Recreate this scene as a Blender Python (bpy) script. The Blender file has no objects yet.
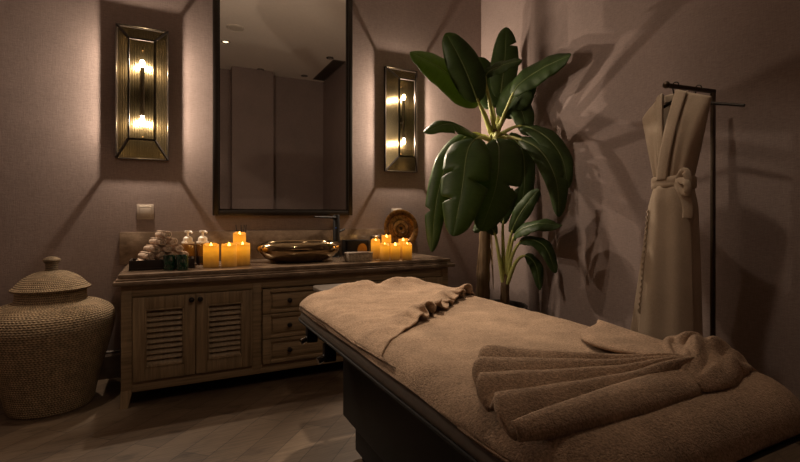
import bpy, bmesh, math, random
from mathutils import Vector, Matrix, noise
PI = math.pi
sc = bpy.context.scene
COL = sc.collection
random.seed(7)

# ------------------------------------------------------------------ helpers
class MB:
    """Collects shapes into one bmesh."""
    def __init__(self): self.bm = bmesh.new()
    def box(self, c, s, bev=0.0, rot=None, seg=2):
        r = bmesh.ops.create_cube(self.bm, size=1.0)
        vs = r['verts']
        for v in vs: v.co = Vector((v.co.x*s[0], v.co.y*s[1], v.co.z*s[2]))
        if bev > 0:
            es = list({e for v in vs for e in v.link_edges})
            b = bmesh.ops.bevel(self.bm, geom=es, offset=bev, segments=seg, affect='EDGES', profile=0.5)
            vs = list({v for f in b['faces'] for v in f.verts} | {v for v in vs if v.is_valid})
        M = Matrix.Translation(Vector(c)) @ (rot.to_4x4() if rot else Matrix.Identity(4))
        for v in vs: v.co = M @ v.co
        return self
    def bar(self, a, b, w, h=None, up=(0, 0, 1), bev=0.0):
        a = Vector(a); b = Vector(b); h = h or w
        d = b-a; L = d.length; z = d.normalized()
        u = Vector(up)
        if abs(z.dot(u)) > .98: u = Vector((1, 0, 0))
        x = u.cross(z).normalized(); y = z.cross(x)
        return self.box((a+b)/2, (w, h, L), bev, Matrix((x, y, z)).transposed())
    def rings(self, rings, closed=True, cap0=False, cap1=False):
        vv = [[self.bm.verts.new(p) for p in r] for r in rings]
        n = len(vv[0])
        for i in range(len(vv)-1):
            for j in range(n if closed else n-1):
                k = (j+1) % n
                try: self.bm.faces.new((vv[i][j], vv[i][k], vv[i+1][k], vv[i+1][j]))
                except ValueError: pass
        if cap0: self.bm.faces.new(list(reversed(vv[0])))
        if cap1: self.bm.faces.new(vv[-1])
        return self
    def lathe(self, prof, c=(0, 0, 0), seg=32, sx=1, sy=1, cap0=True, cap1=True, sq=None):
        rs = []
        for r, z in prof:
            ring = []
            for j in range(seg):
                a = 2*PI*j/seg
                ca, sa = math.cos(a), math.sin(a)
                if sq:
                    ca = math.copysign(abs(ca)**sq, ca); sa = math.copysign(abs(sa)**sq, sa)
                ring.append((c[0]+r*sx*ca, c[1]+r*sy*sa, c[2]+z))
            rs.append(ring)
        return self.rings(rs, True, cap0, cap1)
    def tube(self, pts, rad, seg=10, cap=True, flat=1.0):
        pts = [Vector(p) for p in pts]; n = len(pts)
        rad = rad if hasattr(rad, '__len__') else [rad]*n
        rs = []; x = None
        for i, p in enumerate(pts):
            t = (pts[min(i+1, n-1)]-pts[max(i-1, 0)]).normalized()
            if x is None:
                u = Vector((0, 0, 1)) if abs(t.z) < .9 else Vector((1, 0, 0))
                x = u.cross(t).normalized()
            else: x = (x-t*x.dot(t)).normalized()
            y = t.cross(x)
            rs.append([p+(x*math.cos(2*PI*j/seg)+y*math.sin(2*PI*j/seg)*flat)*rad[i] for j in range(seg)])
        return self.rings(rs, True, cap, cap)
    def ball(self, c, r, seg=14, s=(1, 1, 1)):
        p = []
        n = max(6, seg//2)
        for i in range(1, n): a = PI*i/n; p.append((r*math.sin(a), -r*math.cos(a)*s[2]))
        return self.lathe(p, c, seg, s[0], s[1])
    def grid(self, fn, nu, nv, keep=None):
        vv = [[self.bm.verts.new(fn(i/nu, j/nv)) for j in range(nv+1)] for i in range(nu+1)]
        for i in range(nu):
            for j in range(nv):
                q = (vv[i][j], vv[i+1][j], vv[i+1][j+1], vv[i][j+1])
                if keep and not keep((i+.5)/nu, (j+.5)/nv): continue
                try: self.bm.faces.new(q)
                except ValueError: pass
        return self
    def poly_prism(self, pts, ext):
        """Solid from a planar loop and an extrusion vector."""
        e = Vector(ext); a = [Vector(p) for p in pts]
        self.rings([a, [p+e for p in a]], True, True, True); return self

def new_mesh(name, mb, mat, parent=None, smooth=True, solid=0, sub=0, offset=0.0, world=False, angle=35):
    bm = mb.bm
    if world and parent is not None:
        root = parent
        while root.parent: root = root.parent
        inv = root.matrix_basis.inverted()
        for v in bm.verts: v.co = inv @ v.co
    loose = [v for v in bm.verts if not v.link_faces]
    if loose: bmesh.ops.delete(bm, geom=loose, context='VERTS')
    bmesh.ops.recalc_face_normals(bm, faces=bm.faces)
    me = bpy.data.meshes.new(name)
    bm.to_mesh(me); bm.free()
    for p in me.polygons: p.use_smooth = smooth
    if smooth:
        try: me.set_sharp_from_angle(angle=math.radians(angle))
        except Exception: pass
    for m in (mat if isinstance(mat, (list, tuple)) else [mat]): me.materials.append(m)
    o = bpy.data.objects.new(name, me)
    COL.objects.link(o)
    if parent is not None: o.parent = parent
    if solid:
        m = o.modifiers.new('Solid', 'SOLIDIFY'); m.thickness = solid; m.offset = offset
    if sub:
        m = o.modifiers.new('Sub', 'SUBSURF'); m.levels = sub; m.render_levels = sub
    return o

def tag(o, label, cat, group=None):
    o['label'] = label; o['category'] = cat
    if group: o['group'] = group
    return o
def thing(name, label, cat, loc=(0, 0, 0), rz=0.0, group=None):
    o = bpy.data.objects.new(name, None); COL.objects.link(o)
    o.empty_display_size = .05
    o.location = loc; o.rotation_euler = (0, 0, rz)
    o.matrix_basis = Matrix.Translation(Vector(loc)) @ Matrix.Rotation(rz, 4, 'Z')
    return tag(o, label, cat, group)
def struct(name, mb, mat, **k):
    o = new_mesh(name, mb, mat, **k); o['kind'] = 'structure'; return o
def dup(root, loc, label, rz=None, group=None):
    r = root.copy(); COL.objects.link(r); r.location = loc
    if rz is not None: r.rotation_euler = (0, 0, rz)
    r['label'] = label
    if group: r['group'] = group
    for ch in list(root.children):
        c = ch.copy(); COL.objects.link(c); c.parent = r
        for g in list(ch.children):
            d = g.copy(); COL.objects.link(d); d.parent = c
    return r

# ------------------------------------------------------------------ materials
class NT:
    def __init__(self, name):
        self.m = bpy.data.materials.new(name); self.m.use_nodes = True
        self.t = self.m.node_tree; self.b = self.t.nodes['Principled BSDF']
        self.out = self.t.nodes['Material Output']
    def n(self, typ, **k):
        x = self.t.nodes.new(typ)
        for a, v in k.items(): setattr(x, a, v)
        return x
    def l(self, a, b): self.t.links.new(a, b)
    def coord(self, scale=(1, 1, 1), rot=(0, 0, 0), kind='Object'):
        c = self.n('ShaderNodeTexCoord'); m = self.n('ShaderNodeMapping')
        m.inputs['Scale'].default_value = scale; m.inputs['Rotation'].default_value = rot
        self.l(c.outputs[kind], m.inputs['Vector']); return m.outputs['Vector']
    def noise(self, vec, scale, detail=4, rough=.6):
        x = self.n('ShaderNodeTexNoise'); x.inputs['Scale'].default_value = scale
        x.inputs['Detail'].default_value = detail; x.inputs['Roughness'].default_value = rough
        self.l(vec, x.inputs['Vector']); return x.outputs['Fac']
    def ramp(self, fac, stops):
        r = self.n('ShaderNodeValToRGB'); e = r.color_ramp.elements
        while len(e) < len(stops): e.new(.5)
        for q, (p, c) in zip(e, stops): q.position = p; q.color = (*c, 1)
        self.l(fac, r.inputs['Fac']); return r.outputs['Color']
    def mix(self, a, b, fac, mode='MIX'):
        x = self.n('ShaderNodeMix', data_type='RGBA', blend_type=mode)
        for s, v in ((x.inputs[0], fac), (x.inputs[6], a), (x.inputs[7], b)):
            if hasattr(v, 'links'): self.l(v, s)
            elif isinstance(v, (int, float)): s.default_value = v
            else: s.default_value = (*v, 1)
        return x.outputs[2]
    def math(self, op, a, b=0.0):
        x = self.n('ShaderNodeMath', operation=op)
        for s, v in zip(x.inputs, (a, b)):
            if hasattr(v, 'links'): self.l(v, s)
            else: s.default_value = v
        return x.outputs[0]
    def bump(self, h, strength, dist=.01):
        x = self.n('ShaderNodeBump'); x.inputs['Strength'].default_value = strength
        x.inputs['Distance'].default_value = dist
        self.l(h, x.inputs['Height']); self.l(x.outputs['Normal'], self.b.inputs['Normal'])
    def set(self, **k):
        for a, v in k.items():
            s = self.b.inputs[a.replace('_', ' ')]
            if hasattr(v, 'links'): self.l(v, s)
            elif isinstance(v, (tuple, list)) and len(v) == 3: s.default_value = (*v, 1)
            else: s.default_value = v
        return self

def flat(name, col, rough=.5, metal=0.0, var=.12, scale=30, bump=0.0, **k):
    t = NT(name); v = t.coord()
    f = t.noise(v, scale, 3)
    d = tuple(c*(1-var) for c in col); u = tuple(min(1, c*(1+var)) for c in col)
    t.set(Base_Color=t.ramp(f, [(.3, d), (.7, u)]), Roughness=rough, Metallic=metal, **k)
    if bump: t.bump(f, bump, .004)
    return t.m

def mat_wall():
    t = NT('linen wallpaper')
    h = t.noise(t.coord((14, 14, 160)), 2.2, 5, .7)
    w = t.noise(t.coord((170, 170, 10)), 2.0, 4, .7)
    b = t.noise(t.coord(), 1.3, 3)
    m = t.math('ADD', t.math('MULTIPLY', h, .62), t.math('MULTIPLY', w, .38))
    c = t.ramp(m, [(.34, (.215, .165, .150)), (.5, (.285, .222, .203)), (.66, (.355, .28, .257))])
    c = t.mix(c, t.ramp(b, [(.35, (.9, .9, .9)), (.65, (1.06, 1.05, 1.04))]), 1.0, 'MULTIPLY')
    t.set(Base_Color=c, Roughness=.85, Specular_IOR_Level=.2)
    t.bump(m, .35, .006)
    return t.m
def mat_floor():
    t = NT('oak planks')
    v = t.coord(rot=(0, 0, math.radians(-48)))
    br = t.n('ShaderNodeTexBrick')
    t.l(v, br.inputs['Vector'])
    br.offset = .37
    for a, x in (('Scale', 1.0), ('Mortar Size', .0025), ('Mortar Smooth', .3), ('Brick Width', 1.1), ('Row Height', .14), ('Bias', 0.0)):
        br.inputs[a].default_value = x
    br.inputs['Color1'].default_value = (.092, .063, .041, 1); br.inputs['Color2'].default_value = (.15, .108, .072, 1)
    br.inputs['Mortar'].default_value = (.045, .03, .02, 1)
    g = t.noise(t.coord((2.2, 40, 1), (0, 0, math.radians(-48))), 2.5, 6, .65)
    k = t.noise(t.coord((3, 7, 1), (0, 0, math.radians(-48))), 1.6, 3)
    c = t.mix(br.outputs['Color'], t.ramp(g, [(.3, (.55, .52, .5)), (.6, (1.15, 1.12, 1.1))]), 1.0, 'MULTIPLY')
    c = t.mix(c, t.ramp(k, [(.28, (.4, .36, .33)), (.42, (1, 1, 1))]), .8, 'MULTIPLY')
    t.set(Base_Color=c, Roughness=.5)
    t.bump(t.math('ADD', t.math('MULTIPLY', g, .25), br.outputs['Fac']), -.4, .004)
    return t.m
def mat_wood(name, c0, c1, axis='X', rough=.55, s=1.0):
    t = NT(name)
    sc_ = {'X': (1.6, 30, 30), 'Z': (30, 30, 1.6)}[axis]
    g = t.noise(t.coord(tuple(q*s for q in sc_)), 2.0, 6, .65)
    t.set(Base_Color=t.ramp(g, [(.3, c0), (.68, c1)]), Roughness=rough)
    t.bump(g, .2, .003)
    return t.m
def mat_stone():
    t = NT('brown marble')
    v = t.coord()
    a = t.noise(v, 5, 8, .7); b = t.noise(t.coord((3, 9, 5)), 4, 6, .7)
    c = t.ramp(t.math('ADD', t.math('MULTIPLY', a, .6), t.math('MULTIPLY', b, .4)),
               [(.35, (.10, .068, .045)), (.52, (.23, .165, .115)), (.68, (.40, .30, .215))])
    t.set(Base_Color=c, Roughness=.22, Specular_IOR_Level=.5)
    return t.m
def mat_terry(name, c, s=1.0):
    t = NT(name); v = t.coord()
    a = t.noise(v, 190*s, 3); b = t.noise(v, 9, 5)
    lo = tuple(q*.58 for q in c); hi = tuple(q*1.3 for q in c)
    col = t.ramp(t.math('ADD', t.math('MULTIPLY', a, .62), t.math('MULTIPLY', b, .38)), [(.38, lo), (.62, hi)])
    t.set(Base_Color=col, Roughness=.95, Specular_IOR_Level=.1, Sheen_Weight=.25, Sheen_Roughness=.5, Sheen_Tint=(.9, .75, .6))
    t.bump(t.math('ADD', t.noise(v, 300*s, 2), t.math('MULTIPLY', t.noise(v, 120, 3), .8)), .8, .006)
    return t.m
def mat_linen():
    t = NT('linen robe cloth')
    a = t.noise(t.coord((260, 260, 40)), 2.0, 3); b = t.noise(t.coord((40, 40, 260)), 2.0, 3); g = t.noise(t.coord(), 6, 4)
    m = t.math('ADD', t.math('MULTIPLY', t.math('ADD', a, b), .3), t.math('MULTIPLY', g, .4))
    t.set(Base_Color=t.ramp(m, [(.36, (.44, .35, .26)), (.64, (.60, .49, .38))]), Roughness=.9, Specular_IOR_Level=.1)
    t.bump(m, .25, .003)
    return t.m
def mat_weave():
    t = NT('woven seagrass')
    uv = t.n('ShaderNodeUVMap').outputs['UV']
    sx = t.n('ShaderNodeSeparateXYZ'); t.l(uv, sx.inputs[0])
    u = t.math('MULTIPLY', sx.outputs[0], 2*PI*100); v = t.math('MULTIPLY', sx.outputs[1], 2*PI*78)
    a = t.math('SINE', t.math('ADD', u, t.math('MULTIPLY', t.math('SINE', t.math('MULTIPLY', v, .5)), 1.7)))
    b = t.math('SINE', v)
    h = t.math('ADD', t.math('MULTIPLY', a, .5), t.math('MULTIPLY', b, .5))
    f = t.math('MULTIPLY_ADD', h, .5); f.node.inputs[2].default_value = .5
    nz = t.noise(t.coord((1, 1, 1)), 30, 4)
    c = t.ramp(f, [(.05, (.12, .078, .042)), (.45, (.38, .275, .16)), (.95, (.60, .45, .285))])
    c = t.mix(c, t.ramp(nz, [(.3, (.6, .6, .6)), (.7, (1.15, 1.12, 1.1))]), 1.0, 'MULTIPLY')
    t.set(Base_Color=c, Roughness=.75)
    t.bump(f, .9, .01)
    return t.m
def mat_leaf(name, c0, c1):
    t = NT(name); v = t.coord()
    a = t.noise(v, 9, 4)
    uv = t.n('ShaderNodeUVMap').outputs['UV']
    mp = t.n('ShaderNodeMapping'); mp.inputs['Scale'].default_value = (1.5, 34, 1); t.l(uv, mp.inputs['Vector'])
    s = t.noise(mp.outputs['Vector'], 2.0, 3)
    c = t.ramp(t.math('ADD', t.math('MULTIPLY', a, .45), t.math('MULTIPLY', s, .55)), [(.32, c0), (.68, c1)])
    t.set(Base_Color=c, Roughness=.5, Specular_IOR_Level=.32)
    t.bump(s, .22, .003)
    tr = t.n('ShaderNodeBsdfTranslucent'); tr.inputs['Color'].default_value = (.16, .22, .03, 1)
    ad = t.n('ShaderNodeMixShader'); ad.inputs[0].default_value = .32
    t.l(t.b.outputs[0], ad.inputs[1]); t.l(tr.outputs[0], ad.inputs[2]); t.l(ad.outputs[0], t.out.inputs['Surface'])
    return t.m
def mat_pane():
    t = NT('smoked fluted glass')
    tp = t.n('ShaderNodeBsdfTransparent'); tp.inputs['Color'].default_value = (.90, .86, .78, 1)
    gl = t.n('ShaderNodeBsdfGlossy'); gl.inputs['Roughness'].default_value = .28; gl.inputs['Color'].default_value = (1, .85, .55, 1)
    f = t.n('ShaderNodeLayerWeight'); f.inputs['Blend'].default_value = .5
    mx = t.n('ShaderNodeMixShader')
    t.l(t.math('ADD', t.math('MULTIPLY', t.math('POWER', f.outputs['Facing'], 4.0), .2), .015), mx.inputs[0])
    t.l(tp.outputs[0], mx.inputs[1]); t.l(gl.outputs[0], mx.inputs[2]); t.l(mx.outputs[0], t.out.inputs['Surface'])
    return t.m
def mat_emit(name, col, power):
    t = NT(name); t.set(Base_Color=(.0, .0, .0), Emission_Color=col, Emission_Strength=power); 
    t.set(Base_Color=t.ramp(t.noise(t.coord(), 5), [(.3, (.8, .7, .5)), (.7, (.85, .75, .55))]))
    return t.m
def mat_bulb():
    t = NT('lit bulb glass'); t.t.nodes.remove(t.b)
    tp = t.n('ShaderNodeBsdfTransparent'); em = t.n('ShaderNodeEmission'); ad = t.n('ShaderNodeAddShader')
    em.inputs[0].default_value = (1, .82, .5, 1); em.inputs[1].default_value = 11.0
    t.l(tp.outputs[0], ad.inputs[0]); t.l(em.outputs[0], ad.inputs[1]); t.l(ad.outputs[0], t.out.inputs['Surface'])
    return t.m
def mat_ribbed():
    t = NT('ribbed brass plate')
    sx = t.n('ShaderNodeSeparateXYZ'); t.l(t.coord(), sx.inputs[0])
    wv = t.math('SINE', t.math('MULTIPLY', sx.outputs[0], 2*PI/.010))
    g = t.noise(t.coord((60, 1, 2)), 2.0, 2)
    t.set(Base_Color=t.ramp(g, [(.3, (.026, .020, .010)), (.7, (.046, .036, .019))]), Roughness=.3, Metallic=1.0)
    t.bump(wv, .35, .002)
    return t.m
def mat_wax():
    t = NT('glowing amber wax')
    c = t.n('ShaderNodeTexCoord'); sx = t.n('ShaderNodeSeparateXYZ'); t.l(c.outputs['Generated'], sx.inputs[0])
    nz = t.noise(t.coord(), 25, 3)
    z = t.math('ADD', sx.outputs[2], t.math('MULTIPLY', t.math('SUBTRACT', nz, .5), .2))
    col = t.ramp(z, [(.0, (.42, .17, .03)), (.35, (.78, .27, .018)), (.75, (1.0, .36, .016)), (1.0, (.95, .31, .016))])
    st = t.ramp(z, [(.0, (.12, .12, .12)), (.4, (.42, .42, .42)), (.75, (.95, .95, .95)), (1.0, (.7, .7, .7))])
    t.set(Base_Color=(.20, .085, .016), Roughness=.55, Emission_Color=col, Emission_Strength=t.math('MULTIPLY', st, .95))
    return t.m
def mat_plate():
    t = NT('engraved bronze rings')
    c = t.n('ShaderNodeTexCoord'); ln = t.n('ShaderNodeVectorMath', operation='LENGTH')
    mp = t.n('ShaderNodeMapping'); mp.inputs['Scale'].default_value = (1, 0, 1)
    t.l(c.outputs['Object'], mp.inputs['Vector']); t.l(mp.outputs['Vector'], ln.inputs[0])
    r = t.math('MULTIPLY', ln.outputs['Value'], 1/.14)
    k = t.ramp(r, [(.0, (.05, .03, .015)), (.08, (.05, .03, .015)), (.1, (.36, .19, .06)), (.2, (.36, .19, .06)), (.23, (.05, .03, .015)), (.27, (.3, .16, .05)),
                   (.42, (.36, .19, .06)), (.46, (.04, .022, .01)), (.5, (.3, .15, .05)), (.7, (.42, .22, .07)), (.74, (.12, .06, .02)), (.95, (.33, .17, .05))])
    n_ = t.noise(t.coord(), 40, 4)
    k = t.mix(k, t.ramp(n_, [(.35, (.35, .33, .3)), (.6, (1.15, 1.1, 1.05))]), 1.0, 'MULTIPLY')
    t.set(Base_Color=k, Roughness=.38, Metallic=.7); t.bump(n_, .3, .004)
    return t.m

M = dict(
    wall=mat_wall(), floor=mat_floor(), stone=mat_stone(),
    ceiling=flat('ceiling paint', (.82, .74, .66), .9, var=.03),
    trim=mat_wood('brown painted trim', (.085, .058, .042), (.12, .085, .062)),
    oak=mat_wood('weathered oak', (.16, .110, .060), (.37, .262, .152)),
    oakv=mat_wood('weathered oak upright grain', (.155, .106, .058), (.36, .257, .150), 'Z'),
    iron=flat('dark bronze iron', (.028, .022, .018), .42, .7, bump=.1),
    stand=flat('dark bronze tube', (.075, .052, .034), .45, .6, bump=.1),
    black=flat('black lacquer', (.006, .0052, .0048), .55, bump=.05, Specular_IOR_Level=.25),
    brass=flat('warm brass', (.60, .40, .17), .27, 1.0, var=.08),
    backplate=mat_ribbed(),
    pane=mat_pane(), chrome=flat('chrome', (.75, .72, .68), .18, 1.0, var=.05),
    sinkm=flat('polished bronze', (.33, .245, .145), .13, 1.0, var=.10, scale=14, bump=.04),
    terry=mat_terry('taupe terry cloth', (.40, .278, .192)),
    terry2=mat_terry('warm taupe towelling', (.42, .29, .20)),
    rolls=mat_terry('pale rolled towelling', (.80, .62, .48)),
    robe=mat_linen(),
    vinyl=flat('grey brown vinyl', (.11, .088, .07), .5, bump=.1),
    weave=mat_weave(), switch=flat('taupe switch plastic', (.42, .35, .29), .4, var=.04),
    leaf=mat_leaf('banana leaf', (.030, .058, .016), (.070, .120, .032)),
    stalk=flat('pale green stalk', (.50, .52, .16), .45, var=.2, scale=20),
    midrib=flat('leaf midrib', (.16, .21, .06), .45, var=.15),
    trunk=mat_wood('fibrous trunk', (.10, .062, .032), (.30, .20, .11), 'Z', .85),
    dry=flat('dry leaf sheath', (.32, .22, .12), .8, var=.3), soil=flat('dark soil', (.03, .02, .014), .95, var=.4, bump=.6),
    planter=flat('charcoal planter', (.05, .042, .036), .6, bump=.1),
    bulb=mat_bulb(), flame=mat_emit('flame tip', (1, .62, .10), 6.0), wax=mat_wax(),
    waxin=flat('wax pool', (.85, .55, .18), .4), lens=mat_emit('lit lens', (1, .74, .45), 3.0),
    lensoff=flat('dim lens', (.35, .3, .25), .3),
    amber=flat('amber bottle', (.20, .095, .022), .15, var=.15), white=flat('cream plastic', (.88, .80, .68), .4, var=.03),
    band=flat('dark lower band', (.035, .025, .018), .5), greeng=flat('dark green cut glass', (.008, .045, .024), .08, var=.3, scale=80, Specular_IOR_Level=.9),
    tray=flat('dark stained tray', (.022, .015, .010), .4), reed=flat('dark reed', (.03, .02, .014), .7),
    woven=flat('pale woven box', (.42, .34, .25), .7, var=.45, scale=60, bump=.5),
    bronze=flat('aged bronze', (.36, .22, .08), .35, .9), plate=mat_plate(),
    mirror=flat('mirror silver', (.92, .90, .87), .015, 1.0, var=.0), slot=flat('grille dark slot', (.02, .016, .013), .8),
    whitep=flat('white ceiling plastic', (.6, .53, .45), .6, var=.03), amberg=flat('smoky jar glass', (.10, .075, .05), .1, var=.1),
)

# ------------------------------------------------------------------ room shell
XL, XR, YF, YB, ZC = -1.55, 2.72, -1.55, 3.66, 3.75
def slab(name, c, s, mat): return struct(name, MB().box(c, s), mat, smooth=False)
cx, cy = (XL+XR)/2, (YF+YB)/2
slab('floor', (cx, cy, -.05), (XR-XL+.2, YB-YF+.2, .1), M['floor'])
slab('ceiling', (cx, cy, ZC+.05), (XR-XL+.2, YB-YF+.2, .1), M['ceiling'])
slab('wall_back', (cx, YB+.05, ZC/2), (XR-XL+.2, .1, ZC), M['wall'])
slab('wall_front', (cx, YF-.05, ZC/2), (XR-XL+.2, .1, ZC), M['wall'])
slab('wall_right', (XR+.05, cy, ZC/2), (.1, YB-YF, ZC), M['wall'])
slab('wall_left', (XL-.05, cy, ZC/2), (.1, YB-YF, ZC), M['wall'])
slab('wall_pier', (1.34, YF+.125, ZC/2), (.72, .25, ZC), M['wall'])
def skirting(name, a, b, nrm):
    a = Vector(a); b = Vector(b); n = Vector(nrm)
    prof = [(0, 0), (.018, 0), (.018, .15), (.012, .165), (.012, .178), (.004, .185), (0, .185)]
    struct(name, MB().rings([[p+n*d+Vector((0, 0, z)) for d, z in prof] for p in (a, b)], True, True, True), M['trim'], smooth=False)
skirting('baseboard_back', (XL, YB, 0), (XR, YB, 0), (0, -1, 0))
skirting('baseboard_right', (XR, YF, 0), (XR, YB-.02, 0), (-1, 0, 0))
skirting('baseboard_left', (XL, YF, 0), (XL, YB-.02, 0), (1, 0, 0))

# ------------------------------------------------------------------ camera
cam = bpy.data.cameras.new('camera'); co = bpy.data.objects.new('camera', cam); COL.objects.link(co)
cam.sensor_width = 36; cam.lens = 36*459/800; cam.clip_start = .02
cam.shift_y = -15.5/800
co.location = (0, 0, 1.1); co.rotation_euler = (PI/2, 0, -math.radians(26.6))
sc.camera = co

# ------------------------------------------------------------------ lamps helper
def lamp(name, loc, power, col, radius, parent=None, spot=None, blend=.5):
    d = bpy.data.lights.new(name, 'SPOT' if spot else 'POINT')
    d.energy = power; d.color = col; d.shadow_soft_size = radius
    if spot: d.spot_size = math.radians(spot); d.spot_blend = blend
    o = bpy.data.objects.new(name, d); COL.objects.link(o); o.location = loc
    if parent: o.parent = parent
    return o
SCONCE = 42.0
WARM = (1.0, .87, .80)

# ------------------------------------------------------------------ wall mirror
t = thing('wall_mirror', 'tall black-framed wall mirror above the vanity, reflecting the dim room', 'mirror', (.825, YB, 1.1))
w, hh, fr = 1.09, 2.0, .038
m = MB()
for a in (-1, 1): m.box((a*(w/2-fr/2), -.02, hh/2), (fr, .036, hh), .004)
m.box((0, -.02, fr/2), (w-2*fr, .036, fr), .004).box((0, -.02, hh-fr/2), (w-2*fr, .036, fr), .004)
new_mesh('frame', m, M['iron'], t)
m = MB()
q = .012
for a in (-1, 1): m.box((a*(w/2-fr-q/2), -.014, hh/2), (q, .018, hh-2*fr))
m.box((0, -.014, fr+q/2), (w-2*fr-2*q, .018, q)).box((0, -.014, hh-fr-q/2), (w-2*fr-2*q, .018, q))
new_mesh('inner_bead', m, M['iron'], t)
new_mesh('mirror_glass', MB().box((0, -.008, hh/2), (w-2*fr, .010, hh-2*fr)), M['mirror'], t, smooth=False)

# ------------------------------------------------------------------ wall sconces
def make_sconce(loc, label):
    t = thing('wall_sconce', label, 'wall light', loc, 0, 'glass box wall sconces beside the mirror')
    W, H, iw, ih, D, e = .16, .457, .078, .335, .135, .027
    new_mesh('back_plate', MB().box((0, -.004, 0), (2*W-.01, .008, 2*H-.01)), M['backplate'], t, smooth=False)
    m = MB(); b = .011
    for a in (-1, 1):
        m.box((a*(W-b/2), -e/2, 0), (b, e, 2*H)); m.box((0, -e/2, a*(H-b/2)), (2*W-2*b, e, b))
    new_mesh('rim', m, M['iron'], t, smooth=False)
    m = MB(); k = .012
    P = [(a*(W-.006), -e, c*(H-.006)) for a, c in ((-1, -1), (1, -1), (1, 1), (-1, 1))]
    Q = [(a*iw, -D, c*ih) for a, c in ((-1, -1), (1, -1), (1, 1), (-1, 1))]
    for i in range(4):
        m.bar(P[i], Q[i], k); m.bar(Q[i], Q[(i+1) % 4], k, up=(0, 1, 0))
    new_mesh('cage_frame', m, M['iron'], t, smooth=False)
    m = MB().box((0, -D, 0), (2*iw, .003, 2*ih))
    new_mesh('glass_pane', m, M['pane'], t, smooth=False)
    for i in range(4):
        j = (i+1) % 4; nrm = (Vector(P[j])-Vector(P[i])).cross(Vector(Q[i])-Vector(P[i])).normalized()*.002
        new_mesh('glass_pane', MB().poly_prism([P[i], P[j], Q[j], Q[i]], nrm), M['pane'], t, smooth=False)
    new_mesh('lamp_holder', MB().lathe([(.014, -.165), (.014, .165)], (0, -.07, 0), 16).box((0, -.035, 0), (.02, .07, .05)), M['iron'], t)
    for s in (-1, 1):
        z = s*.195
        bl = new_mesh('bulb', MB().lathe([(.008, -.028*s), (.012, -.02*s), (.016, -.004*s), (.017, .006*s), (.013, .018*s), (.004, .024*s)], (0, -.07, z), 16), M['bulb'], t)
        lamp('bulb_light', (0, -.07, z+s*.002), SCONCE, WARM, .008, t)
        new_mesh('screw', MB().lathe([(.006, -.004), (.006, .002), (.003, .004)], (0, -.012, s*.30), 12), M['brass'], t)
    return t

s1 = make_sconce((-.17, YB, 1.945), 'lit glass box wall sconce left of the mirror, by the basket side')
s2 = dup(s1, (1.836, YB, 1.945), 'lit glass box wall sconce right of the mirror, next to the banana plant')

# ------------------------------------------------------------------ wall switches
def make_switch(loc, label):
    t = thing('wall_switch', label, 'switch', loc, 0, 'square wall switches under the sconces')
    m = MB().box((0, -.004, 0), (.105, .008, .105), .003)
    new_mesh('face_plate', m, M['switch'], t)
    new_mesh('rocker', MB().box((0, -.010, -.004), (.072, .008, .068), .003), M['switch'], t)
    new_mesh('indicator_strip', MB().box((0, -.010, .037), (.072, .006, .010), .002), M['white'], t)
    return t
w1 = make_switch((-.155, YB, 1.125), 'square taupe wall switch below the left sconce')
dup(w1, (1.795, YB, 1.11), 'square taupe wall switch behind the bronze plate')

# ------------------------------------------------------------------ vanity
VX0, VX1, VY0, TOP = -.25, 1.945, 3.03, .765
t = thing('vanity_cabinet', 'long weathered oak vanity cabinet with louvred doors and drawers', 'cabinet', (.845, 3.34, 0))
ox, oy = .845, 3.34
def vb(m, x0, x1, y0, y1, z0, z1, bev=.003): return m.box(((x0+x1)/2-ox, (y0+y1)/2-oy, (z0+z1)/2), (x1-x0, y1-y0, z1-z0), bev)
m = MB()
vb(m, -.225, 1.915, 3.06, 3.635, .13, .70, 0)                 # inner box
for x0, x1 in ((-.25, -.195), (.47, .525), (1.17, 1.225), (1.885, 1.94)): vb(m, x0, x1, 3.035, 3.075, .10, .70)
vb(m, -.195, 1.885, 3.037, 3.075, .632, .70); vb(m, -.195, 1.885, 3.037, 3.075, .085, .142)
vb(m, -.25, -.225, 3.075, 3.635, .085, .70); vb(m, 1.915, 1.94, 3.075, 3.635, .085, .70)
new_mesh('carcass', m, M['oak'], t)
for sx, lx in ((1, -.25), (-1, 1.94)):
    for y in (3.035, 3.575):
        m = MB()
        pr = [(.055, .10), (.052, .07), (.040, .0)]
        rs = []
        for wd, z in pr:
            x0, x1 = (lx, lx+wd) if sx > 0 else (lx-wd, lx)
            fl = -.006*(1-z/.1)*sx
            rs.append([(x0+fl-ox, y-oy, z), (x1+fl-ox, y-oy, z), (x1+fl-ox, y+wd-oy, z), (x0+fl-ox, y+wd-oy, z)])
        new_mesh('leg', m.rings(rs, True, True, True), M['oakv'], t, smooth=False)
def knob(parent, x, y, z, r=.0155):
    m = MB()
    rs = []
    for rr, d in ((.006, 0), (.006, .008), (r, .012), (r, .022), (r*.7, .027), (r*.2, .029)):
        rs.append([(x-ox+rr*math.cos(2*PI*j/16), y-d-oy, z+rr*math.sin(2*PI*j/16)) for j in range(16)])
    return new_mesh('knob', m.rings(rs, True, True, True), M['iron'], parent)
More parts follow.
